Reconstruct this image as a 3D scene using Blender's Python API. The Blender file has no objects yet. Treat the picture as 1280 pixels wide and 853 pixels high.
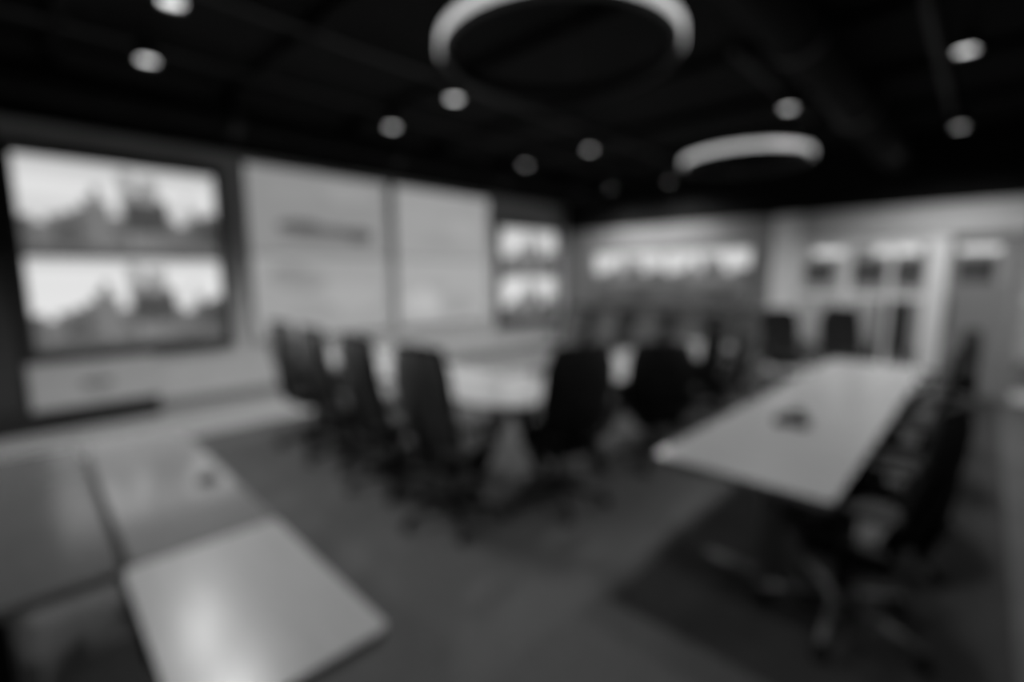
import bpy, bmesh, math, random
from mathutils import Vector, Matrix
random.seed(7)
S = bpy.context.scene
C = S.collection
PI = math.pi

# ------------------------------------------------------------------ camera, world, exposure
CAM_H = 1.5
cam_data = bpy.data.cameras.new('camera')
cam = bpy.data.objects.new('camera', cam_data)
C.objects.link(cam)
S.camera = cam
cam_data.sensor_width = 36.0
cam_data.lens = 600.0 / 1280.0 * 36.0            # 600 px focal length on a 1280 px frame
cam_data.clip_start = 0.05
cam.location = (0, 0, CAM_H)
cam.rotation_euler = (PI / 2 - math.radians(7.735), 0, math.radians(44.5 - 90.0))
cam_data.dof.use_dof = True                       # the photograph is wholly out of focus
cam_data.dof.focus_distance = 0.10
cam_data.dof.aperture_fstop = 3.5
S.view_settings.view_transform = 'Standard'
S.view_settings.look = 'None'
S.view_settings.gamma = 1.0
S.view_settings.use_curve_mapping = False
S.view_settings.exposure = 0.0
W = bpy.data.worlds.new('world')
S.world = W
W.use_nodes = True
W.node_tree.nodes['Background'].inputs[0].default_value = (0.01, 0.01, 0.01, 1)
W.node_tree.nodes['Background'].inputs[1].default_value = 0.3
DOWNLIGHT_W = 88.0
LENS_EMIT = 2.1
RING_EMIT = 0.64

# ------------------------------------------------------------------ materials
def nodes(name):
    m = bpy.data.materials.new(name)
    m.use_nodes = True
    return m, m.node_tree.nodes, m.node_tree.links

def mat(name, v, rough=0.6, metal=0.0, spec=0.5, var=0.0, scale=30.0, bump=0.0, stretch=(1, 1, 1), ior=1.5):
    m, n, l = nodes(name)
    b = n['Principled BSDF']
    b.inputs['Base Color'].default_value = (v, v, v, 1)
    b.inputs['Roughness'].default_value = rough
    b.inputs['Metallic'].default_value = metal
    b.inputs['Specular IOR Level'].default_value = spec
    b.inputs['IOR'].default_value = ior
    if var or bump:
        tc = n.new('ShaderNodeTexCoord')
        mp = n.new('ShaderNodeMapping')
        mp.inputs['Scale'].default_value = stretch
        t = n.new('ShaderNodeTexNoise')
        t.inputs['Scale'].default_value = scale
        t.inputs['Detail'].default_value = 5
        l.new(tc.outputs['Object'], mp.inputs[0])
        l.new(mp.outputs[0], t.inputs['Vector'])
        if var:
            r = n.new('ShaderNodeMapRange')
            r.inputs['To Min'].default_value = v * (1 - var)
            r.inputs['To Max'].default_value = v * (1 + var)
            r.inputs['From Min'].default_value = 0.3
            r.inputs['From Max'].default_value = 0.7
            l.new(t.outputs['Fac'], r.inputs['Value'])
            l.new(r.outputs[0], b.inputs['Base Color'])
        if bump:
            bp = n.new('ShaderNodeBump')
            bp.inputs['Strength'].default_value = bump
            bp.inputs['Distance'].default_value = 0.01
            l.new(t.outputs['Fac'], bp.inputs['Height'])
            l.new(bp.outputs[0], b.inputs['Normal'])
    return m

def emit(name, v, strength):
    m, n, l = nodes(name)
    b = n['Principled BSDF']
    b.inputs['Base Color'].default_value = (v, v, v, 1)
    b.inputs['Emission Color'].default_value = (1, 1, 1, 1)
    b.inputs['Emission Strength'].default_value = strength
    return m

def screen_mat():
    m, n, l = nodes('lit_screen')
    b = n['Principled BSDF']
    b.inputs['Base Color'].default_value = (0.01, 0.01, 0.01, 1)
    b.inputs['Roughness'].default_value = 0.35
    a = n.new('ShaderNodeAttribute')
    a.attribute_name = 'picture'
    l.new(a.outputs['Color'], b.inputs['Emission Color'])
    b.inputs['Emission Strength'].default_value = 1.0
    return m

def glass_mat():
    m, n, l = nodes('clear_glass')
    n.remove(n['Principled BSDF'])
    tr = n.new('ShaderNodeBsdfTransparent')
    tr.inputs[0].default_value = (0.9, 0.9, 0.9, 1)
    gl = n.new('ShaderNodeBsdfGlossy')
    gl.inputs['Roughness'].default_value = 0.02
    fr = n.new('ShaderNodeFresnel')
    fr.inputs['IOR'].default_value = 1.45
    mx = n.new('ShaderNodeMixShader')
    l.new(fr.outputs[0], mx.inputs[0])
    l.new(tr.outputs[0], mx.inputs[1])
    l.new(gl.outputs[0], mx.inputs[2])
    l.new(mx.outputs[0], n['Material Output'].inputs['Surface'])
    return m

M = dict(
    carpet=mat('grey_carpet', 0.088, 0.95, spec=0.1, var=0.12, scale=25, bump=0.15),
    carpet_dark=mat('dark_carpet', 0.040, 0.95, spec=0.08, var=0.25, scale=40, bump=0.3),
    carpet_light=mat('pale_floor_strip', 0.33, 0.55, spec=0.3, var=0.12, scale=8, stretch=(1, 6, 1)),
    wall=mat('pale_wall_paint', 0.55, 0.8, spec=0.2, var=0.03, scale=4),
    wall_dark=mat('charcoal_wall_panel', 0.06, 0.8, spec=0.2, var=0.1, scale=12),
    wall_grey=mat('grey_wall_paint', 0.26, 0.8, spec=0.2, var=0.04, scale=4),
    black=mat('black_ceiling_paint', 0.012, 0.9, spec=0.1, var=0.2, scale=5),
    base=mat('grey_baseboard', 0.2, 0.6),
    plinth=mat('black_plinth', 0.012, 0.6),
    white=mat('white_lacquer', 0.52, 0.45, var=0.02, scale=3),
    frame=mat('charcoal_frame', 0.022, 0.45),
    table=mat('pale_table_laminate', 0.42, 0.19, ior=2.2, var=0.06, scale=5, stretch=(8, 1, 1)),
    table_left=mat('grey_table_laminate', 0.12, 0.17, ior=2.0, var=0.08, scale=5, stretch=(8, 1, 1)),
    table_near=mat('glossy_table_laminate', 0.27, 0.12, ior=2.3, var=0.05, scale=5, stretch=(8, 1, 1)),
    table_end=mat('pale_glossy_laminate', 0.50, 0.24, ior=1.5, var=0.05, scale=5, stretch=(8, 1, 1)),
    edge=mat('table_edge_band', 0.12, 0.5),
    leg=mat('black_steel', 0.02, 0.4),
    leg_grey=mat('grey_steel', 0.14, 0.4, metal=0.3),
    fabric=mat('black_upholstery', 0.016, 0.85, spec=0.15, var=0.2, scale=120, bump=0.2),
    fabric2=mat('charcoal_upholstery', 0.12, 0.85, spec=0.2, var=0.2, scale=120, bump=0.2),
    seat_grey=mat('grey_upholstery', 0.12, 0.8, spec=0.2, var=0.15, scale=120, bump=0.2),
    plastic=mat('black_plastic', 0.012, 0.65, spec=0.2),
    door=mat('grey_door_paint', 0.24, 0.5),
    chrome=mat('polished_steel', 0.35, 0.25, metal=1.0),
    rubber=mat('black_rubber', 0.01, 0.7),
    metal_dark=mat('dark_fixture_metal', 0.03, 0.5, metal=0.4),
    post=mat('white_frame_paint', 0.85, 0.5),
    lens=emit('lamp_lens', 0.8, LENS_EMIT),
    ring=emit('ring_diffuser', 0.8, RING_EMIT),
    panel_light=emit('bar_light_diffuser', 0.8, 0.9),
    screen=screen_mat(),
    glass=glass_mat(),
    picture=mat('dark_picture', 0.09, 0.4, var=0.3, scale=3),
)

# ------------------------------------------------------------------ mesh helpers
class MB:
    def __init__(self):
        self.v = []; self.f = []
    def add(self, vs, fs):
        o = len(self.v)
        self.v += [tuple(p) for p in vs]
        self.f += [tuple(i + o for i in f) for f in fs]
        return self
    def box(self, x0, x1, y0, y1, z0, z1, m=None):
        vs = [Vector((x, y, z)) for x in (x0, x1) for y in (y0, y1) for z in (z0, z1)]
        if m is not None: vs = [m @ p for p in vs]
        return self.add(vs, [(0, 1, 3, 2), (4, 6, 7, 5), (0, 4, 5, 1), (2, 3, 7, 6), (0, 2, 6, 4), (1, 5, 7, 3)])
    def tube(self, pts, r, n=8, closed=False):
        pts = [Vector(p) for p in pts]
        rs = r if isinstance(r, (list, tuple)) else [r] * len(pts)
        vs, fs = [], []
        L = len(pts)
        ref = None
        for i, p in enumerate(pts):
            a = pts[(i - 1) % L] if (closed or i > 0) else pts[i]
            b = pts[(i + 1) % L] if (closed or i < L - 1) else pts[i]
            d = (b - a).normalized()
            if ref is None:
                ref = Vector((0, 0, 1)) if abs(d.z) < 0.9 else Vector((1, 0, 0))
            u = d.cross(ref).normalized()
            w = u.cross(d).normalized()
            ref = w
            for k in range(n):
                t = 2 * PI * k / n
                vs.append(p + (u * math.cos(t) + w * math.sin(t)) * rs[i])
        for i in range(L if closed else L - 1):
            j = (i + 1) % L
            for k in range(n):
                k2 = (k + 1) % n
                fs.append((i * n + k, i * n + k2, j * n + k2, j * n + k))
        if not closed:
            fs.append(tuple(range(n)))
            fs.append(tuple((L - 1) * n + k for k in reversed(range(n))))
        return self.add(vs, fs)
    def prism(self, poly, z0, z1):
        n = len(poly)
        vs = [(x, y, z0) for x, y in poly] + [(x, y, z1) for x, y in poly]
        fs = [tuple(reversed(range(n))), tuple(range(n, 2 * n))]
        fs += [(i, (i + 1) % n, n + (i + 1) % n, n + i) for i in range(n)]
        return self.add(vs, fs)
    def lathe(self, prof, n=24, origin=(0, 0, 0), axis='z'):
        vs, fs = [], []
        for r, h in prof:
            for k in range(n):
                t = 2 * PI * k / n
                a, b = r * math.cos(t), r * math.sin(t)
                p = (a, b, h) if axis == 'z' else ((a, h, b) if axis == 'y' else (h, a, b))
                vs.append((p[0] + origin[0], p[1] + origin[1], p[2] + origin[2]))
        for i in range(len(prof) - 1):
            for k in range(n):
                k2 = (k + 1) % n
                fs.append((i * n + k, i * n + k2, (i + 1) * n + k2, (i + 1) * n + k))
        fs.append(tuple(reversed(range(n))))
        fs.append(tuple((len(prof) - 1) * n + k for k in range(n)))
        return self.add(vs, fs)
    def mesh(self, name, material, bevel=0.0, smooth=False, seg=2):
        me = bpy.data.meshes.new(name)
        me.from_pydata(self.v, [], self.f)
        bm = bmesh.new(); bm.from_mesh(me)
        bmesh.ops.recalc_face_normals(bm, faces=bm.faces)
        if bevel:
            es = [e for e in bm.edges if len(e.link_faces) == 2 and e.calc_face_angle(0) > 0.6]
            bmesh.ops.bevel(bm, geom=es, offset=bevel, segments=seg, affect='EDGES', profile=0.5)
        if smooth:
            for f in bm.faces: f.smooth = True
        bm.to_mesh(me); bm.free()
        me.materials.append(material)
        return me
    def build(self, name, material, parent=None, bevel=0.0, smooth=False, seg=2):
        o = bpy.data.objects.new(name, self.mesh(name, material, bevel, smooth, seg))
        C.objects.link(o)
        if parent: o.parent = parent
        return o

def tag(o, label, cat, group=None):
    o['label'] = label; o['category'] = cat
    if group: o['group'] = group
    return o

def thing(name, label, cat, loc=(0, 0, 0), rz=0.0, group=None):
    o = bpy.data.objects.new(name, None)
    o.empty_display_size = 0.1
    C.objects.link(o)
    o.location = loc; o.rotation_euler = (0, 0, rz)
    return tag(o, label, cat, group)

def struct(name, mb, m, bevel=0.0):
    o = mb.build(name, m, None, bevel)
    o['kind'] = 'structure'
    return o

def copy_tree(o, parent=None):
    c = o.copy(); C.objects.link(c)
    if parent: c.parent = parent
    for ch in list(o.children): copy_tree(ch, c)
    return c

def box(*a): return MB().box(*a)

# ------------------------------------------------------------------ room shell
YL = 6.43            # left wall
XB = 8.15            # back wall
ZC = 3.25            # black ceiling
X0, Y0, XC = -3.0, -3.2, 12.2
struct('floor', box(X0, XC, Y0, YL, -0.10, 0.0), M['carpet'])
struct('ceiling', box(X0, XC, Y0, YL, ZC, ZC + 0.1), M['black'])
struct('wall_left', box(-0.04, XB + 0.2, YL, YL + 0.2, 0, 2.92), M['wall'])
struct('wall_left_upper', box(X0, XB + 0.2, YL, YL + 0.2, 2.92, ZC), M['black'])
struct('wall_left_panel', box(X0, -0.04, YL, YL + 0.2, 0, 2.92), M['wall_dark'])
struct('wall_rear', box(X0 - 0.2, X0, Y0, YL, 0, ZC), M['wall_dark'])
struct('wall_right', box(X0, XC, Y0 - 0.2, Y0, 0, ZC), M['wall_dark'])
# back wall: solid part, painted band over the glazing, black bulkhead above
struct('wall_back', box(XB, XB + 0.2, 2.38, YL, 0, 2.40), M['wall_grey'])
struct('wall_back_bulkhead', box(XB, XB + 0.2, Y0, YL, 2.40, ZC), M['black'])
struct('wall_back_header', box(XB, XB + 0.2, Y0, 2.38, 2.02, 2.40), M['wall'])
struct('wall_far', box(XC, XC + 0.2, Y0, YL, 0, ZC), M['wall'])
struct('trim_1', box(XB - 0.06, XB + 0.2, 2.02, 2.38, 0, 2.40), M['post'], 0.01)          # white pier
struct('floor_strip', box(-0.6, XB, 5.22, YL, 0.0, 0.006), M['carpet_light'])
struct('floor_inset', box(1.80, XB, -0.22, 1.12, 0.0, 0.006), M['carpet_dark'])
struct('baseboard_left', box(0.96, XB, YL - 0.02, YL, 0, 0.13), M['base'], 0.004)
struct('baseboard_back', box(XB - 0.02, XB, 2.38, YL - 0.02, 0, 0.13), M['base'], 0.004)
# corridor ceiling behind the glazing
struct('ceiling_corridor', box(XB + 0.2, XC, Y0, YL, 2.62, 2.70), M['wall'])

# open ceiling services
for i, (x0, x1, y, z, r) in enumerate([(-2.9, 8.0, 0.95, 2.95, 0.16), (-2.9, 8.0, 5.35, 3.0, 0.14)]):
    d = thing('air_duct', ['black round air duct under the ceiling above the long pale table at right',
                           'black round air duct under the ceiling close to the wall of screens'][i], 'duct', (x0, y, z), 0)
    MB().tube([(0, 0, 0), (x1 - x0, 0, 0)], r, 20).build('duct_pipe', M['black'], d, smooth=False)
    for k in range(6):
        xk = 0.9 + k * 1.8
        MB().lathe([(r + 0.02, -0.03), (r + 0.02, 0.03)], 20, (xk, 0, 0), 'x').build('duct_collar', M['metal_dark'], d)
        MB().tube([(xk, 0, r), (xk, 0, ZC - z)], 0.008, 6).build('hanger', M['metal_dark'], d)
for k in range(9):
    x = -2.2 + k * 1.25
    struct('trim_%d' % (10 + k), box(x, x + 0.07, Y0, YL, ZC - 0.09, ZC), M['black'])

# ------------------------------------------------------------------ downlights on ceiling tracks
ZL = 3.0
TR = [('screens', 4.58 - 0.09, -1.6, 7.9), ('middle', 3.495 - 0.09, -1.6, 7.9), ('table', 0.43 - 0.09, -1.6, 7.4), ('aisle', 1.44, 3.9, 6.2)]
TRL = ['black lighting track nearest the wall of screens', 'second black lighting track from the wall of screens',
       'black lighting track over the row of chairs at right', 'short black lighting track between the two ring lights']
for (nm, y, x0, x1), lb in zip(TR, TRL):
    t = thing('lighting_track', lb, 'light track', (x0, y + 0.09, ZL + 0.16), 0, 'ceiling lighting tracks')
    box(0, x1 - x0, -0.02, 0.02, 0, 0.04).build('rail', M['metal_dark'], t)
    k = 0.4
    while k < x1 - x0:
        MB().tube([(k, 0, 0.04), (k, 0, ZC - ZL - 0.16)], 0.006, 6).build('hanger', M['metal_dark'], t)
        k += 2.2

def make_downlight(label, loc, watts):
    t = thing('downlight', label, 'downlight', loc, 0, 'downlights under the black ceiling')
    MB().lathe([(0.062, 0.10), (0.062, 0.0), (0.067, 0.0), (0.067, 0.105), (0.05, 0.125), (0.03, 0.13)], 20).build('housing', M['metal_dark'], t)
    MB().lathe([(0.0615, 0.0), (0.0615, 0.004)], 20, (0, 0, 0.017)).build('lens', M['lens'], t)
    MB().tube([(0, 0, 0.12), (0, 0, ZC - ZL)], 0.012, 8).build('stem', M['metal_dark'], t)
    return t

def lamp(x, y, z, watts, cone=128):
    ld = bpy.data.lights.new('downlight_beam', 'SPOT')
    ld.energy = watts
    ld.spot_size = math.radians(cone)
    ld.spot_blend = 0.75
    ld.shadow_soft_size = 0.06
    lo = bpy.data.objects.new('downlight_beam', ld)
    C.objects.link(lo)
    lo.location = (x, y, z)
    return lo

DL = [(0.78, 4.38, 'large downlight at top left above the left pair of stacked screens', 1.3),
      (0.74, 3.38, 'downlight cut by the top edge of the photo, upper left', 1.0),
      (2.77, 3.42, 'bright downlight just below the left end of the large ring light', 1.0),
      (2.82, 4.49, 'downlight above the pale map screens, left of the bright one under the ring', 1.0),
      (4.97, 3.57, 'brightest downlight of the far cluster, right of centre', 1.0),
      (5.01, 4.67, 'downlight nearest above the small pair of stacked screens', 1.0),
      (7.41, 4.86, 'farthest downlight, near the room corner above the small screens', 1.0),
      (7.52, 3.82, 'faint downlight left of the smaller ring light, by the back wall', 0.8),
      (4.63, 0.25, 'upper downlight of the two at the top right', 1.0),
      (6.89, 0.35, 'lower downlight of the two at the right, over the glazed wall', 1.3),
      (5.05, 1.44, 'dim downlight just above the smaller ring light', 0.55)]
for x, y, lb, k in DL:
    make_downlight(lb, (x, y, ZL), 0)
    lamp(x, y, ZL - 0.02, DOWNLIGHT_W * k, 160 if x > 4.6 else 128)
for x, y, k, lb in [(2.6, 0.27, 0.5, 'downlight over the near end of the long table, beyond the top edge of the photo'),
                    (0.75, 0.27, 0.6, 'downlight almost overhead, first on the track over the right chairs'),
                    (-1.3, 3.4, 0.8, 'downlight beyond the left edge of the photo, on the second track'),
                    (6.5, -1.25, 1.0, 'added unseen downlight, out of view at right before the glazed wall'),  # extra lamp out of view, added to brighten the floor at far right
                    (4.2, -1.5, 0.6, 'added unseen downlight, out of view at right behind the chair row'),  # second added lamp out of view, lifts the floor behind the chairs
                    (-1.3, 4.4, 0.8, 'downlight beyond the left edge of the photo, on the track by the screens')]:
    make_downlight(lb, (x, y, ZL), 0)
    lamp(x, y, ZL - 0.02, DOWNLIGHT_W * k)

# ------------------------------------------------------------------ ring pendants
def ring_light(label, x, y, z, R):
    t = thing('ring_light', label, 'ring light', (x, y, z), 0, 'suspended ring lights')
    n = 64
    def band(r0, r1, z0, z1):
        mb = MB()
        vs = []; fs = []
        for k in range(n):
            c, s = math.cos(2 * PI * k / n), math.sin(2 * PI * k / n)
            vs += [(r0 * c, r0 * s, z0), (r1 * c, r1 * s, z0), (r1 * c, r1 * s, z1), (r0 * c, r0 * s, z1)]
        for k in range(n):
            a, b = 4 * k, 4 * ((k + 1) % n)
            for i in range(4):
                j = (i + 1) % 4
                fs.append((a + i, a + j, b + j, b + i))
        return mb.add(vs, fs)
    band(R - 0.03, R - 0.004, -0.045, 0.045).build('ring_body', M['metal_dark'], t)
    band(R - 0.004, R + 0.006, -0.025, 0.025).build('diffuser', M['ring'], t)
    for k in range(3):
        a = 2 * PI * k / 3 + 0.5
        MB().tube([((R - 0.02) * math.cos(a), (R - 0.02) * math.sin(a), 0.04), (0.05 * math.cos(a), 0.05 * math.sin(a), ZC - z - 0.03)], 0.003, 6).build('suspension_cable', M['metal_dark'], t)
    MB().lathe([(0.09, ZC - z - 0.04), (0.09, ZC - z)], 24).build('ceiling_canopy', M['metal_dark'], t)
    return t
ring_light('large suspended ring light at the top centre, bright outer rim', 2.18, 1.785, 2.71, 0.645)
ring_light('smaller looking suspended ring light at right, farther off above the long table', 5.408, 1.92, 2.70, 0.608)

# ------------------------------------------------------------------ wall displays
def srgb(v):
    v = v / 255.0
    return v / 12.92 if v <= 0.04045 else ((v + 0.055) / 1.055) ** 2.4

def picture_mesh(name, w, h, rects, back):
    """rects: list of (poly [(u,v)...], grey) on a w x h panel in the XZ plane facing -Y; flat print on a screen"""
    vs = [(0, 0, 0), (w, 0, 0), (w, 0, h), (0, 0, h)]
    fs = [(0, 1, 2, 3)]
    cs = [back]
    for i, (poly, g) in enumerate(rects):
        o = len(vs)
        vs += [(min(1, max(0, u)) * w, -0.00004 * (i + 1), min(1, max(0, v)) * h) for u, v in poly]
        fs.append(tuple(range(o, o + len(poly))))
        cs.append(g)
    me = bpy.data.meshes.new(name)
    me.from_pydata(vs, [], fs)
    ca = me.color_attributes.new('picture', 'FLOAT_COLOR', 'CORNER')
    for p in me.polygons:
        g = srgb(cs[p.index])
        for li in p.loop_indices:
            ca.data[li].color = (g, g, g, 1)
    me.materials.append(M['screen'])
    return me

def R_(u0, u1, v0, v1, g): return ([(u0, v0), (u1, v0), (u1, v1), (u0, v1)], g)

def skyline():
    rnd = random.Random(3)
    r = []
    # bands of cloud
    r += [R_(0, 1, 0.9, 1, 200), ([(0, .62), (.5, .6), (1, .66), (1, .8), (.4, .76), (0, .8)], 226)]
    prof = [(0.0, .06, .40), (.06, .11, .34), (.11, .18, .42), (.18, .24, .46), (.24, .29, .52), (.29, .33, .63), (.33, .37, .74), (.37, .41, .58),
            (.41, .47, .44), (.47, .50, .62), (.50, .545, .86), (.545, .60, .72), (.60, .66, .80), (.66, .71, .66), (.71, .76, .44), (.76, .81, .38),
            (.81, .85, .46), (.85, .89, .56), (.89, .94, .50), (.94, 1.0, .54)]
    for u0, u1, v in prof:
        r.append(R_(u0, u1, 0, v, rnd.choice((98, 106, 114)) + (0 if v < .7 else 22)))
    r += [R_(.465, .53, .5, .95, 158), R_(.57, .665, .6, .88, 146), R_(.82, .84, .4, .74, 168)]
    r.append(R_(.48, .72, .28, .61, 66))
    r.append(R_(.14, .26, .14, .34, 82))
    r.append(R_(.86, 1.0, .16, .48, 70))
    r.append(R_(.33, .37, .46, .74, 122))
    # rows of windows
    for u0, u1, v in prof:
        k = .05
        while k < v - .06:
            r.append(R_(u0 + .006, u1 - .006, k, k + .010, rnd.choice((84, 92, 126))))
            k += .05
    r.append(R_(0, 1, 0, .07, 86))
    r.append(R_(.10, .34, .02, .12, 92))
    return r

def display(name, label, w, h, loc, rz, rects, back, cat='screen', group=None, bez=0.012, depth=0.05):
    t = thing(name, label, cat, loc, rz, group)
    box(0, w, -depth + 0.004, 0, 0, h).build('housing', M['frame'], t)
    b = MB()
    b.box(0, w, -depth, -depth + 0.012, 0, bez).box(0, w, -depth, -depth + 0.012, h - bez, h)
    b.box(0, bez, -depth, -depth + 0.012, bez, h - bez).box(w - bez, w, -depth, -depth + 0.012, bez, h - bez)
    b.build('bezel', M['frame'], t)
    me = picture_mesh('screen_picture', w - 2 * bez, h - 2 * bez, rects, back)
    o = bpy.data.objects.new('screen_picture', me)
    C.objects.link(o); o.parent = t
    o.location = (bez, -depth + 0.003, bez)
    return t

def surround(label, x0, x1, z0, z1, wd, d=0.07):
    t = thing('screen_surround', label, 'frame', (x0, YL, z0), 0, 'dark surrounds of the stacked screens')
    w, h = x1 - x0, z1 - z0
    box(0, wd, -d, 0, 0, h).build('frame_side', M['frame'], t, 0.004)
    box(w - wd, w, -d, 0, 0, h).build('frame_side', M['frame'], t, 0.004)
    box(wd, w - wd, -d, 0, 0, wd).build('frame_rail', M['frame'], t, 0.004)
    box(wd, w - wd, -d, 0, h - wd, h).build('frame_rail', M['frame'], t, 0.004)

SKY = skyline()
SKY_HIGH = [([(u, v * 0.62 + 0.36) for u, v in p], g) for p, g in SKY[2:]] + [R_(0, 1, 0, .38, 84), R_(.05, .35, .1, .3, 70), R_(.5, .9, .05, .32, 62)]
G1 = 'screens showing a city skyline'
display('wall_display', 'upper large screen with a city skyline, left end of the wall', 1.62, 0.93, (0.035, YL, 1.685), 0, SKY, 214, group=G1)
display('wall_display', 'lower large screen with a city skyline, left end of the wall', 1.62, 0.93, (0.035, YL, 0.755), 0, SKY, 228, group=G1)
surround('dark surround of the large pair of skyline screens at left', -0.045, 1.735, 0.675, 2.695, 0.078)
display('wall_display', 'upper small looking skyline screen near the room corner', 1.56, 0.885, (6.205, YL, 1.50), 0, SKY, 214, group=G1)
display('wall_display', 'lower small looking skyline screen near the room corner', 1.56, 0.885, (6.205, YL, 0.615), 0, SKY, 232, group=G1)
surround('dark surround of the farther pair of skyline screens near the corner', 6.12, 7.85, 0.53, 2.47, 0.084)
display('wall_display', 'left half of the wide skyline screen pair on the back wall', 1.48, 0.93, (XB, 5.64, 1.01), -PI / 2, SKY_HIGH, 218, group=G1)
display('wall_display', 'right half of the wide skyline screen pair on the back wall', 1.48, 0.93, (XB, 4.155, 1.01), -PI / 2, SKY_HIGH, 218, group=G1)

def blob(cu, cv, ru, rv, seed, g, n=18):
    rnd = random.Random(seed)
    return ([(cu + ru * math.cos(2 * PI * k / n) * rnd.uniform(.75, 1.15), cv + rv * math.sin(2 * PI * k / n) * rnd.uniform(.7, 1.2)) for k in range(n)], g)
MW, MH = 1.9, 1.065
map1 = [blob(.3, .75, .2, .12, 1, 146), blob(.7, .8, .22, .14, 2, 152),
        blob(.34, .34, .17, .085, 3, 88), blob(.55, .30, .18, .075, 4, 90), blob(.74, .27, .13, .10, 5, 76), blob(.45, .22, .3, .06, 9, 116), R_(.1, .95, .0, .1, 140)]
map2 = [blob(.3, .6, .2, .2, 6, 158), blob(.7, .5, .2, .2, 7, 162), blob(.45, .25, .25, .1, 8, 150), blob(.8, .8, .1, .1, 10, 152)]
map3 = [blob(.3, .7, .2, .15, 11, 144), blob(.25, .8, .16, .1, 12, 138), blob(.7, .5, .25, .2, 13, 166), blob(.4, .3, .2, .12, 14, 152)]
map4 = [blob(.25, .35, .18, .22, 15, 184), blob(.62, .3, .2, .2, 16, 156), blob(.6, .75, .25, .12, 17, 166), blob(.4, .6, .1, .1, 18, 158)]
G2 = 'screens showing pale maps'
display('map_display', 'upper left pale map screen with a dark landmass strip', MW, MH, (1.975, YL, 1.765), 0, map1, 142, group=G2, bez=0.008)
display('map_display', 'upper right pale map screen without dark marks', MW, MH, (3.995, YL, 1.765), 0, map2, 156, group=G2, bez=0.008)
display('map_display', 'lower left pale map screen behind the chair backs', MW, MH, (1.975, YL, 0.70), 0, map3, 158, group=G2, bez=0.008)
display('map_display', 'lower right pale map screen behind the curved table corner', MW, MH, (3.995, YL, 0.70), 0, map4, 166, group=G2, bez=0.008)

# low cabinet under the left screens, black plinth below
t = thing('low_cabinet', 'low white wall cabinet on a black plinth under the left screens', 'cabinet', (-0.04, YL - 0.004, 0))
box(0, 0.99, -0.10, 0, 0.21, 0.66).build('body', M['white'], t, 0.004)
box(-1.4, 0.99, -0.13, 0, 0.0, 0.21).build('plinth', M['plinth'], t, 0.004)
for k in range(2):
    x0 = 0.01 + k * 0.49
    d = box(x0, x0 + 0.48, -0.118, -0.10, 0.225, 0.65).build('door', M['white'], t, 0.003)
    hx = x0 + (0.42 if k == 0 else 0.06)
    box(hx - 0.055, hx + 0.055, -0.138, -0.118, 0.42, 0.452).build('handle', M['leg'], d, 0.003)

# ------------------------------------------------------------------ glazed partition and corridor
p = thing('glazed_partition', 'white framed glazed partition wall at the right of the back wall', 'partition', (XB, 0, 0))
posts = [(1.43, 0.11), (0.93, 0.05), (0.47, 0.20), (-0.28, 0.10), (-1.3, 0.08), (-2.3, 0.08)]
edges = [2.02]
for y, w in posts:
    box(0.03, 0.13, y - w / 2, y + w / 2, 0, 2.02).build('post', M['door' if y == -0.28 else 'post'], p, 0.005)
prev = 2.02
for i, (y, w) in enumerate(posts + [(Y0, 0.0)]):
    a, b = y + w / 2, prev
    if i != 3:
        box(0.05, 0.11, a, b, 1.88, 2.02).build('rail', M['post'], p, 0.004)
        box(0.05, 0.11, a, b, 1.19, 1.25).build('rail', M['post'], p, 0.004)
        box(0.05, 0.11, a, b, 0.0, 0.12).build('rail', M['post'], p, 0.004)
        box(0.075, 0.085, a, b, 0.12, 1.19).build('pane', M['glass'], p)
        box(0.075, 0.085, a, b, 1.25, 1.88).build('pane', M['glass'], p)
    else:
        d = box(0.06, 0.10, a + 0.01, b - 0.01, 0.01, 0.25).build('door_rail', M['door'], p, 0.004)
        box(0.06, 0.10, a + 0.01, b - 0.01, 1.86, 2.0).build('door_rail', M['door'], p, 0.004)
        box(0.06, 0.10, b - 0.09, b - 0.01, 0.25, 1.86).build('door_stile', M['door'], p, 0.004)
        box(0.06, 0.10, a + 0.01, a + 0.09, 0.25, 1.86).build('door_stile', M['door'], p, 0.004)
        box(0.066, 0.094, a + 0.09, b - 0.09, 0.25, 1.42).build('door_panel', M['door'], p)
        dp = box(0.075, 0.085, a + 0.09, b - 0.09, 1.42, 1.86).build('door_pane', M['glass'], p)
        MB().tube([(0.02, b - 0.05, 0.8), (0.02, b - 0.05, 1.25)], 0.014, 8).build('door_handle', M['chrome'], p)
    prev = y - w / 2
pics = [(2.62, 0.45, 'dark framed picture beyond the glass, leftmost of the row'),
        (1.77, 0.53, 'dark framed picture beyond the glass, second of the row'),
        (1.12, 0.39, 'dark framed picture beyond the glass, beside the wide white post'),
        (0.20, 0.50, 'wide dark framed picture seen through the glass door')]
for y, w, lb in pics:
    t = thing('framed_picture', lb, 'picture', (XC, y, 1.36), 0, 'pictures on the corridor wall')
    box(-0.03, 0, -w / 2, w / 2, 0, 0.44).build('picture_sheet', M['picture'], t)
    b = MB().box(-0.04, 0, -w / 2 - .03, w / 2 + .03, -0.03, 0).box(-0.04, 0, -w / 2 - .03, w / 2 + .03, 0.44, 0.47)
    b.box(-0.04, 0, -w / 2 - .03, -w / 2, 0, 0.44).box(-0.04, 0, w / 2, w / 2 + .03, 0, 0.44)
    b.build('picture_frame', M['frame'], t)
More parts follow.
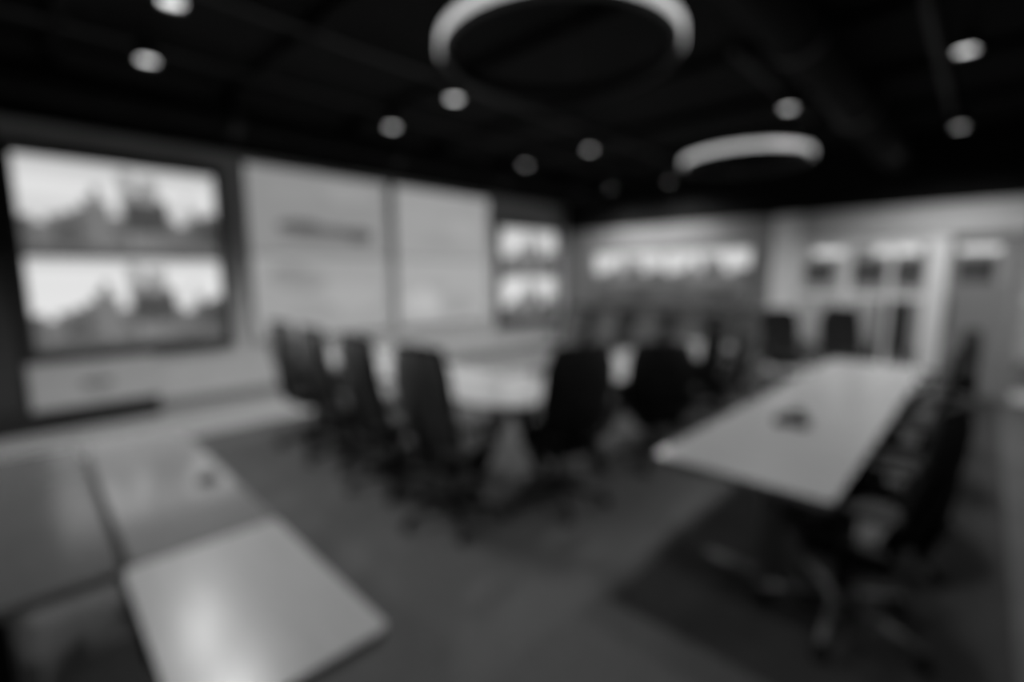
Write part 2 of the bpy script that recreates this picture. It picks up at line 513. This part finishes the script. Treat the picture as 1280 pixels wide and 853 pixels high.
for y, w, lb in [(2.40, 0.68, 'bright linear wall light beyond the glass, left one'), (1.32, 0.72, 'linear wall light beyond the glass, middle one'), (0.17, 0.62, 'linear wall light beyond the glass, above the glass door')]:
    t = thing('wall_light', lb, 'wall light', (XC, y, 1.92), 0, 'linear lights on the corridor wall')
    box(-0.05, 0, -w / 2, w / 2, 0, 0.14).build('housing', M['post'], t)
    box(-0.06, -0.05, -w / 2 + .02, w / 2 - .02, 0.01, 0.13).build('diffuser', M['panel_light'], t)
for y in (-1.5, 1.0, 3.5):
    t = thing('corridor_panel_light', {-1.5: 'ceiling light panel of the corridor, behind the glass door', 1.0: 'ceiling light panel of the corridor, behind the middle glass panes', 3.5: 'ceiling light panel of the corridor, behind the solid back wall'}[y], 'ceiling light', (10.2, y, 2.60), 0, 'ceiling panels of the corridor')
    box(-0.3, 0.3, -0.6, 0.6, 0, 0.02).build('panel_frame', M['post'], t)
    ld = bpy.data.lights.new('corridor_light', 'AREA')
    ld.shape = 'RECTANGLE'; ld.size = 0.55; ld.size_y = 1.15; ld.energy = 44
    lo = bpy.data.objects.new('corridor_light', ld)
    C.objects.link(lo); lo.location = (10.2, y, 2.595)

t = thing('sideboard', 'long dark sideboard under the wide skyline screens on the back wall', 'sideboard', (XB - 0.005, 0, 0))
box(-0.45, 0, 3.12, 5.78, 0.06, 0.86).build('body', M['frame'], t, 0.004)
box(-0.47, 0, 3.10, 5.80, 0.86, 0.89).build('top_panel', M['frame'], t, 0.004)
box(-0.40, -0.02, 3.16, 5.74, 0.0, 0.06).build('plinth', M['plinth'], t)
for k in range(4):
    y0 = 3.13 + k * 0.66
    d = box(-0.468, -0.45, y0 + 0.005, y0 + 0.655, 0.075, 0.85).build('door', M['frame'], t, 0.003)
    hy = y0 + (0.6 if k % 2 == 0 else 0.06)
    box(-0.488, -0.468, hy - 0.01, hy + 0.01, 0.55, 0.75).build('handle', M['leg_grey'], d)

t = thing('corridor_cabinet', 'slim dark cabinet in the corridor behind the middle glass panes', 'cabinet', (XC - 0.002, 1.24, 0))
box(-0.35, 0, -0.23, 0.23, 0.05, 1.02).build('body', M['frame'], t, 0.004)
box(-0.32, -0.02, -0.21, 0.21, 0, 0.05).build('plinth', M['plinth'], t)
for y0 in (-0.22, 0.005):
    d = box(-0.366, -0.35, y0, y0 + 0.215, 0.06, 1.01).build('door', M['frame'], t, 0.003)
    box(-0.38, -0.366, (0.18 if y0 < 0 else 0.03) + y0, (0.19 if y0 < 0 else 0.04) + y0, 0.5, 0.7).build('handle', M['leg_grey'], d)

# ------------------------------------------------------------------ tables
TH = 0.74
def rounded_poly(x0, x1, y0, y1, r00=0, r10=0, r11=0, r01=0):
    out = []
    for (cx, cy, r, a0) in ((x0, y0, r00, PI), (x1, y0, r10, 1.5 * PI), (x1, y1, r11, 0), (x0, y1, r01, 0.5 * PI)):
        sx = 1 if cx == x0 else -1; sy = 1 if cy == y0 else -1
        if r <= 0:
            out.append((cx, cy)); continue
        n = 10 if r > 0.1 else 4
        for k in range(n + 1):
            a = a0 + 0.5 * PI * k / n
            out.append((cx + sx * r + r * math.cos(a), cy + sy * r + r * math.sin(a)))
    return out
def table(label, x0, x1, y0, y1, m, rr=(0.02, 0.02, 0.02, 0.02), legs='t', legm='leg', z=TH, legx=None, along='x'):
    t = thing('meeting_table', label, 'table', ((x0 + x1) / 2, (y0 + y1) / 2, 0))
    cx, cy = (x0 + x1) / 2, (y0 + y1) / 2
    pl = [(x - cx, y - cy) for x, y in rounded_poly(x0, x1, y0, y1, *rr)]
    MB().prism(pl, z - 0.006, z).build('table_top', M[m], t)
    MB().prism([(x * 0.999, y * 0.999) for x, y in pl], z - 0.03, z - 0.006).build('edge_band', M['edge'], t)
    w, d = (x1 - x0) / 2, (y1 - y0) / 2
    if legs == 't':
        for lx in (legx or ((-w + 0.28, w - 0.28) if along == 'x' else (-d + 0.28, d - 0.28))):
            g = MB()
            if along == 'x':
                g.box(lx - 0.03, lx + 0.03, -0.05, 0.05, 0.05, z - 0.06)
                f = MB().box(lx - 0.035, lx + 0.035, -d + 0.04, d - 0.02, 0.012, 0.05)
                s = MB().box(lx - 0.025, lx + 0.025, -d + 0.06, d - 0.06, z - 0.06, z - 0.03)
                ft = [(lx, -d + 0.07), (lx, d - 0.05)]
            else:
                g.box(-0.05, 0.05, lx - 0.03, lx + 0.03, 0.05, z - 0.06)
                f = MB().box(-w + 0.04, w - 0.02, lx - 0.035, lx + 0.035, 0.012, 0.05)
                s = MB().box(-w + 0.06, w - 0.06, lx - 0.025, lx + 0.025, z - 0.06, z - 0.03)
                ft = [(-w + 0.07, lx), (w - 0.05, lx)]
            lg = g.build('leg', M[legm], t, 0.004)
            f.build('foot', M[legm], lg, 0.006)
            s.build('support_arm', M[legm], lg)
            for fx, fy in ft:
                MB().lathe([(0.02, 0), (0.02, 0.012)], 12, (fx, fy, 0)).build('glide', M['rubber'], lg)
    return t

def aframe(t, apex, f1, f2, z=TH):
    """two splayed flat legs meeting under the table top, local to table root"""
    bx, by = t.location.x, t.location.y
    for (fx, fy) in (f1, f2):
        a = Vector((apex[0] - bx, apex[1] - by, z - 0.05)); b = Vector((fx - bx, fy - by, 0.012))
        d = (a - b)
        side = d.cross(Vector((0, 0, 1))).normalized() * 0.03
        flat = Vector((f1[0] - f2[0], f1[1] - f2[1], 0)).normalized() * 0.055
        vs = [a - side - flat, a + side - flat, a + side + flat, a - side + flat, b - side - flat * .8, b + side - flat * .8, b + side + flat * .8, b - side + flat * .8]
        lg = MB().add(vs, [(0, 1, 2, 3), (7, 6, 5, 4), (0, 4, 5, 1), (1, 5, 6, 2), (2, 6, 7, 3), (3, 7, 4, 0)]).build('leg', M['leg'], t, 0.004)
        MB().lathe([(0.04, 0), (0.04, 0.012)], 12, (fx - bx, fy - by, 0)).build('glide', M['rubber'], lg)
    MB().box(-0.24, 0.24, -0.06, 0.06, z - 0.05, z - 0.03, Matrix.Translation((apex[0] - bx, apex[1] - by, 0)) @ Matrix.Rotation(math.atan2(f1[1] - f2[1], f1[0] - f2[0]), 4, 'Z')).build('support_plate', M['leg'], t)

ta = table('pale meeting table with a rounded corner on black splayed legs, centre of the room', 1.83, 3.60, 1.85, 2.57, 'table', (0.34, 0.02, 0.02, 0.02), legs='')
aframe(ta, (2.40, 2.36), (2.10, 2.46), (2.66, 2.30))
aframe(ta, (2.98, 2.22), (2.98, 2.5), (2.98, 1.97))
tb = table('pale meeting table behind the dark chairs, right of the rounded corner table', 3.61, 5.50, 1.85, 2.57, 'table', legs='')
aframe(tb, (3.84, 2.22), (3.84, 2.5), (3.84, 1.97))
aframe(tb, (5.42, 2.22), (5.42, 2.5), (5.42, 1.97))
tc = table('pale meeting table running from the rounded corner table towards the screens', 1.83, 2.55, 2.58, 4.75, 'table', legs='')
aframe(tc, (2.3, 3.27), (2.08, 3.27), (2.5, 3.27))
aframe(tc, (2.3, 4.66), (2.08, 4.66), (2.5, 4.66))
table('near half of the long pale table at right, beside the row of chairs', 1.85, 3.515, 0.30, 0.955, 'table', legm='leg_grey', legx=(-0.25, 0.62))
table('far half of the long pale table at right, towards the glazed wall', 3.52, 5.20, 0.30, 0.955, 'table', legm='leg_grey')
tn = table('narrow glossy table at left reflecting the skyline screens', 0.135, 0.495, 1.545, 2.89, 'table_near', along='y', legm='leg')
box(-0.172, -0.160, -0.65, 0.65, 0.42, TH - 0.03).build('side_panel', M['leg'], tn)
table('pale glossy table end in the left foreground with the lamp glare', 0.115, 0.495, 0.865, 1.535, 'table_end', along='y', legm='leg')
table('darker lower table at the left edge of the photo beside the narrow one', -1.25, 0.115, 1.58, 2.95, 'table_left', z=0.72, along='x', legm='leg')

# small things on the tables
t = thing('conference_phone', 'small dark conference phone lying on the long pale table at right', 'phone', (2.80, 0.66, TH), 0.1)
pl = []
for k in range(24):
    a = 2 * PI * k / 24
    rr = 0.085 + 0.03 * math.cos(3 * a)
    pl.append((rr * math.cos(a) * 1.7, rr * math.sin(a) * 0.8))
MB().prism(pl, 0.0, 0.03).build('body', M['plastic'], t, 0.006)
MB().lathe([(0.04, 0.03), (0.035, 0.045)], 20).build('speaker_grille', M['frame'], t)
box(-0.11, -0.06, -0.02, 0.02, 0.03, 0.035).build('keypad', M['leg_grey'], t)
t = thing('table_puck', 'small grey microphone puck at the edge of the narrow glossy table', 'microphone', (0.425, 2.02, TH), 0)
MB().lathe([(0.035, 0), (0.035, 0.012), (0.028, 0.02)], 20).build('body', M['leg_grey'], t)
MB().lathe([(0.02, 0.02), (0.018, 0.024)], 16).build('grille', M['plastic'], t)
t = thing('table_puck', 'small dark microphone puck on the rounded corner table in the centre', 'microphone', (2.75, 2.42, TH), 0)
MB().lathe([(0.06, 0), (0.06, 0.02), (0.045, 0.035)], 20).build('body', M['leg_grey'], t)
MB().lathe([(0.03, 0.035), (0.028, 0.04)], 16).build('grille', M['plastic'], t)

# ------------------------------------------------------------------ office chairs (face local +X)
def grid_solid(fn, nu, nv, thick):
    """closed sheet: fn(u,v)->(point, normal)"""
    mb = MB(); vs = []; fs = []
    for side in (0, 1):
        for i in range(nu + 1):
            for j in range(nv + 1):
                p, n = fn(i / nu, j / nv)
                e = min(1.0, 4.0 * min(i / nu, 1 - i / nu, j / nv, 1 - j / nv) + 0.35)
                vs.append(p + n * (thick * 0.5 * e * (1 if side else -1)))
    N = (nu + 1) * (nv + 1)
    idx = lambda s, i, j: s * N + i * (nv + 1) + j
    for i in range(nu):
        for j in range(nv):
            fs.append((idx(0, i, j), idx(0, i, j + 1), idx(0, i + 1, j + 1), idx(0, i + 1, j)))
            fs.append((idx(1, i, j), idx(1, i + 1, j), idx(1, i + 1, j + 1), idx(1, i, j + 1)))
    for i in range(nu):
        for j in (0, nv):
            fs.append((idx(0, i, j), idx(0, i + 1, j), idx(1, i + 1, j), idx(1, i, j)))
    for j in range(nv):
        for i in (0, nu):
            fs.append((idx(0, i, j), idx(0, i, j + 1), idx(1, i, j + 1), idx(1, i, j)))
    return mb.add(vs, fs)

def make_chair(seat_m, back_m, leg_m):
    t = thing('office_chair', '', 'chair')
    # star base
    MB().lathe([(0.05, 0.075), (0.055, 0.085), (0.05, 0.13), (0.035, 0.14)], 16).build('base_hub', M[leg_m], t)
    for k in range(5):
        a = 2 * PI * k / 5 + 0.31
        c, s = math.cos(a), math.sin(a)
        lg = MB().tube([(0.03 * c, 0.03 * s, 0.105), (0.17 * c, 0.17 * s, 0.09), (0.31 * c, 0.31 * s, 0.068)], [0.028, 0.022, 0.016], 8).build('leg', M[leg_m], t, smooth=True)
        w = MB()
        for off in (-0.016, 0.016):
            m = Matrix.Translation((0.31 * c, 0.31 * s, 0.029)) @ Matrix.Rotation(a + 0.8, 4, 'Z')
            tmp = MB().lathe([(0.020, off - 0.010), (0.029, off - 0.007), (0.029, off + 0.007), (0.020, off + 0.010)], 14, (0, 0, 0), 'y')
            w.add([m @ Vector(q) for q in tmp.v], tmp.f)
        w.tube([(0.31 * c, 0.31 * s, 0.03), (0.31 * c, 0.31 * s, 0.07)], 0.008, 6)
        w.build('caster', M['rubber'], lg)
    MB().lathe([(0.030, 0.13), (0.030, 0.27), (0.018, 0.275), (0.018, 0.41)], 14).build('gas_column', M['plastic'], t)
    MB().box(-0.17, 0.13, -0.16, 0.16, 0.35, 0.44).tube([(0.05, -0.07, 0.41), (0.06, -0.24, 0.405)], 0.008, 6).build('tilt_mechanism', M['plastic'], t, 0.006)
    # seat cushion with waterfall front
    def seat(u, v):
        x = -0.23 + 0.47 * u; y = (v - 0.5) * (0.50 - 0.05 * u * u)
        cr = 0.08
        dx = max(0, abs(u - .5) - .5 + cr * 2) ; dy = max(0, abs(v - .5) - .5 + cr * 2)
        if dx > 0 and dy > 0:
            k = 0.25 * dx * dy / (cr * cr * 4)
            x -= math.copysign(0.10 * k, u - .5) * 1.0; y -= math.copysign(0.10 * k, v - .5)
        z = 0.472 - 0.03 * max(0, u - 0.72) ** 2 / 0.08 + 0.012 * (2 * abs(v - .5)) ** 2
        return Vector((x, y, z)), Vector((0, 0, 1))
    grid_solid(seat, 14, 12, 0.065).build('seat', M[seat_m], t, smooth=True)
    # curved backrest
    def bp(u, v):          # u across, v up
        y = (u - .5) * (0.47 - 0.05 * (2 * v - 1) ** 2 - (0.06 * max(0, v - .8) / .2))
        x = -0.215 - 0.115 * v + 0.035 * math.sin(PI * v) * -1 + 0.075 * (2 * (u - .5)) ** 2 + 0.03 * max(0, .25 - v)
        z = 0.47 + 0.59 * v - 0.015 * (2 * (u - .5)) ** 4 * (1 if v > .5 else -1)
        return Vector((x, y, z))
    def back(u, v):
        p = bp(u, v)
        n = (bp(min(1, u + .01), v) - bp(max(0, u - .01), v)).cross(bp(u, min(1, v + .01)) - bp(u, max(0, v - .01))).normalized()
        return p, n
    b = grid_solid(back, 12, 14, 0.038).build('backrest', M[back_m], t, smooth=True)
    loop = [bp(u, 0) for u in (0, .2, .4, .6, .8)] + [bp(1, v) for v in (0, .2, .4, .6, .8)] + [bp(u, 1) for u in (1, .8, .6, .4, .2)] + [bp(0, v) for v in (1, .8, .6, .4, .2)]
    MB().tube(loop, 0.016, 8, True).build('back_frame', M['plastic'], t, smooth=True)
    MB().tube([(-0.10, 0, 0.40), (-0.24, 0, 0.42), (-0.275, 0, 0.52), (-0.30, 0, 0.70), (-0.315, 0, 0.80)], [0.03, 0.03, 0.028, 0.026, 0.018], 8).build('back_support', M['plastic'], t, smooth=True)
    for s in (-1, 1):
        a = MB().tube([(-0.02, s * 0.15, 0.415), (-0.03, s * 0.275, 0.43), (-0.05, s * 0.285, 0.50), (-0.06, s * 0.285, 0.635)], [0.016, 0.018, 0.018, 0.016], 8).build('armrest', M['plastic'], t, smooth=True)
        MB().box(-0.20, 0.06, s * 0.285 - 0.04, s * 0.285 + 0.04, 0.633, 0.664).build('arm_pad', M['plastic'], a, 0.01)
    return t

proto_black = make_chair('fabric', 'fabric', 'plastic')
proto_char = make_chair('fabric2', 'fabric2', 'plastic')
proto_grey = make_chair('seat_grey', 'fabric', 'leg_grey')
used = set()
def chair(proto, x, y, rz, zs, label, group):
    o = copy_tree(proto) if proto.name in used else proto
    used.add(proto.name)
    o.location = (x, y, 0.0 if not (1.8 - .3 < x and -0.5 < y < 1.4) else 0.006)
    o.rotation_euler = (0, 0, rz); o.scale = (1, 1, zs)
    o['label'] = label; o['group'] = group

g = 'chairs along the left side of the centre tables'
chair(proto_char, 1.77, 2.24, 0.10, 1.055, 'dark chair nearest on the left of the rounded corner table', g)
chair(proto_char, 1.77, 2.93, 0.0, 1.055, 'dark chair third from left, just left of the nearest one', g)
chair(proto_char, 1.77, 3.59, -0.05, 1.055, 'dark chair second from left, overlapping the leftmost chair', g)
chair(proto_char, 1.77, 4.22, 0.0, 1.055, 'leftmost dark chair, in front of the pale map screens', g)
g = 'chairs along the near side of the centre tables'
chair(proto_black, 2.40, 1.92, PI / 2 - 0.38, 1.035, 'large black chair seen from behind, in the middle of the photo', g)
chair(proto_black, 3.46, 1.82, 0.70, 0.965, 'second black chair seen from behind, right of the large black one', g)
chair(proto_black, 4.22, 1.93, PI / 2 + 0.1, 1.0, 'third chair from the middle on the near side, above the long table corner', g)
chair(proto_char, 5.06, 1.93, PI / 2, 1.0, 'fourth chair on the near side of the centre tables, smallest of its row', g)
g = 'chairs in front of the back wall screens'
for i, (y, lb) in enumerate([(2.72, 'rightmost dark chair below the wide skyline screens'), (3.35, 'second dark chair from right below the wide skyline screens'),
                             (3.97, 'second dark chair from left below the wide skyline screens'), (4.58, 'leftmost dark chair below the wide skyline screens')]):
    chair(proto_char, 5.82, y, PI + (0.06, -0.05, 0.03, 0.0)[i], 0.985, lb, g)
g = 'chairs along the right side of the long table'
for i, (x, lb) in enumerate([(2.37, 'nearest chair at right, grey seat and black back, beside the long table'),
                             (3.09, 'second chair from the front along the long table at right'),
                             (3.81, 'third chair from the front along the long table at right'),
                             (4.53, 'fourth chair from the front along the long table at right'),
                             (5.25, 'farthest chair of the row along the long table at right')]):
    chair(proto_grey, x, 0.33, PI / 2 + (0.0, 0.03, -0.04, 0.02, 0)[i], (0.975, 1.0, 1.02, 1.03, 1.0)[i], lb, g)
g = 'chairs standing before the glazed wall'
chair(proto_black, 6.78, 1.78, PI + 0.6, 1.0, 'black chair left of two before the glazed wall', g)
chair(proto_black, 7.25, 1.18, PI + 0.6, 1.02, 'black chair right of two before the glazed wall', g)
chair(proto_char, 6.05, 2.06, PI + 0.3, 1.0, 'dark chair between the centre tables and the white pier', g)
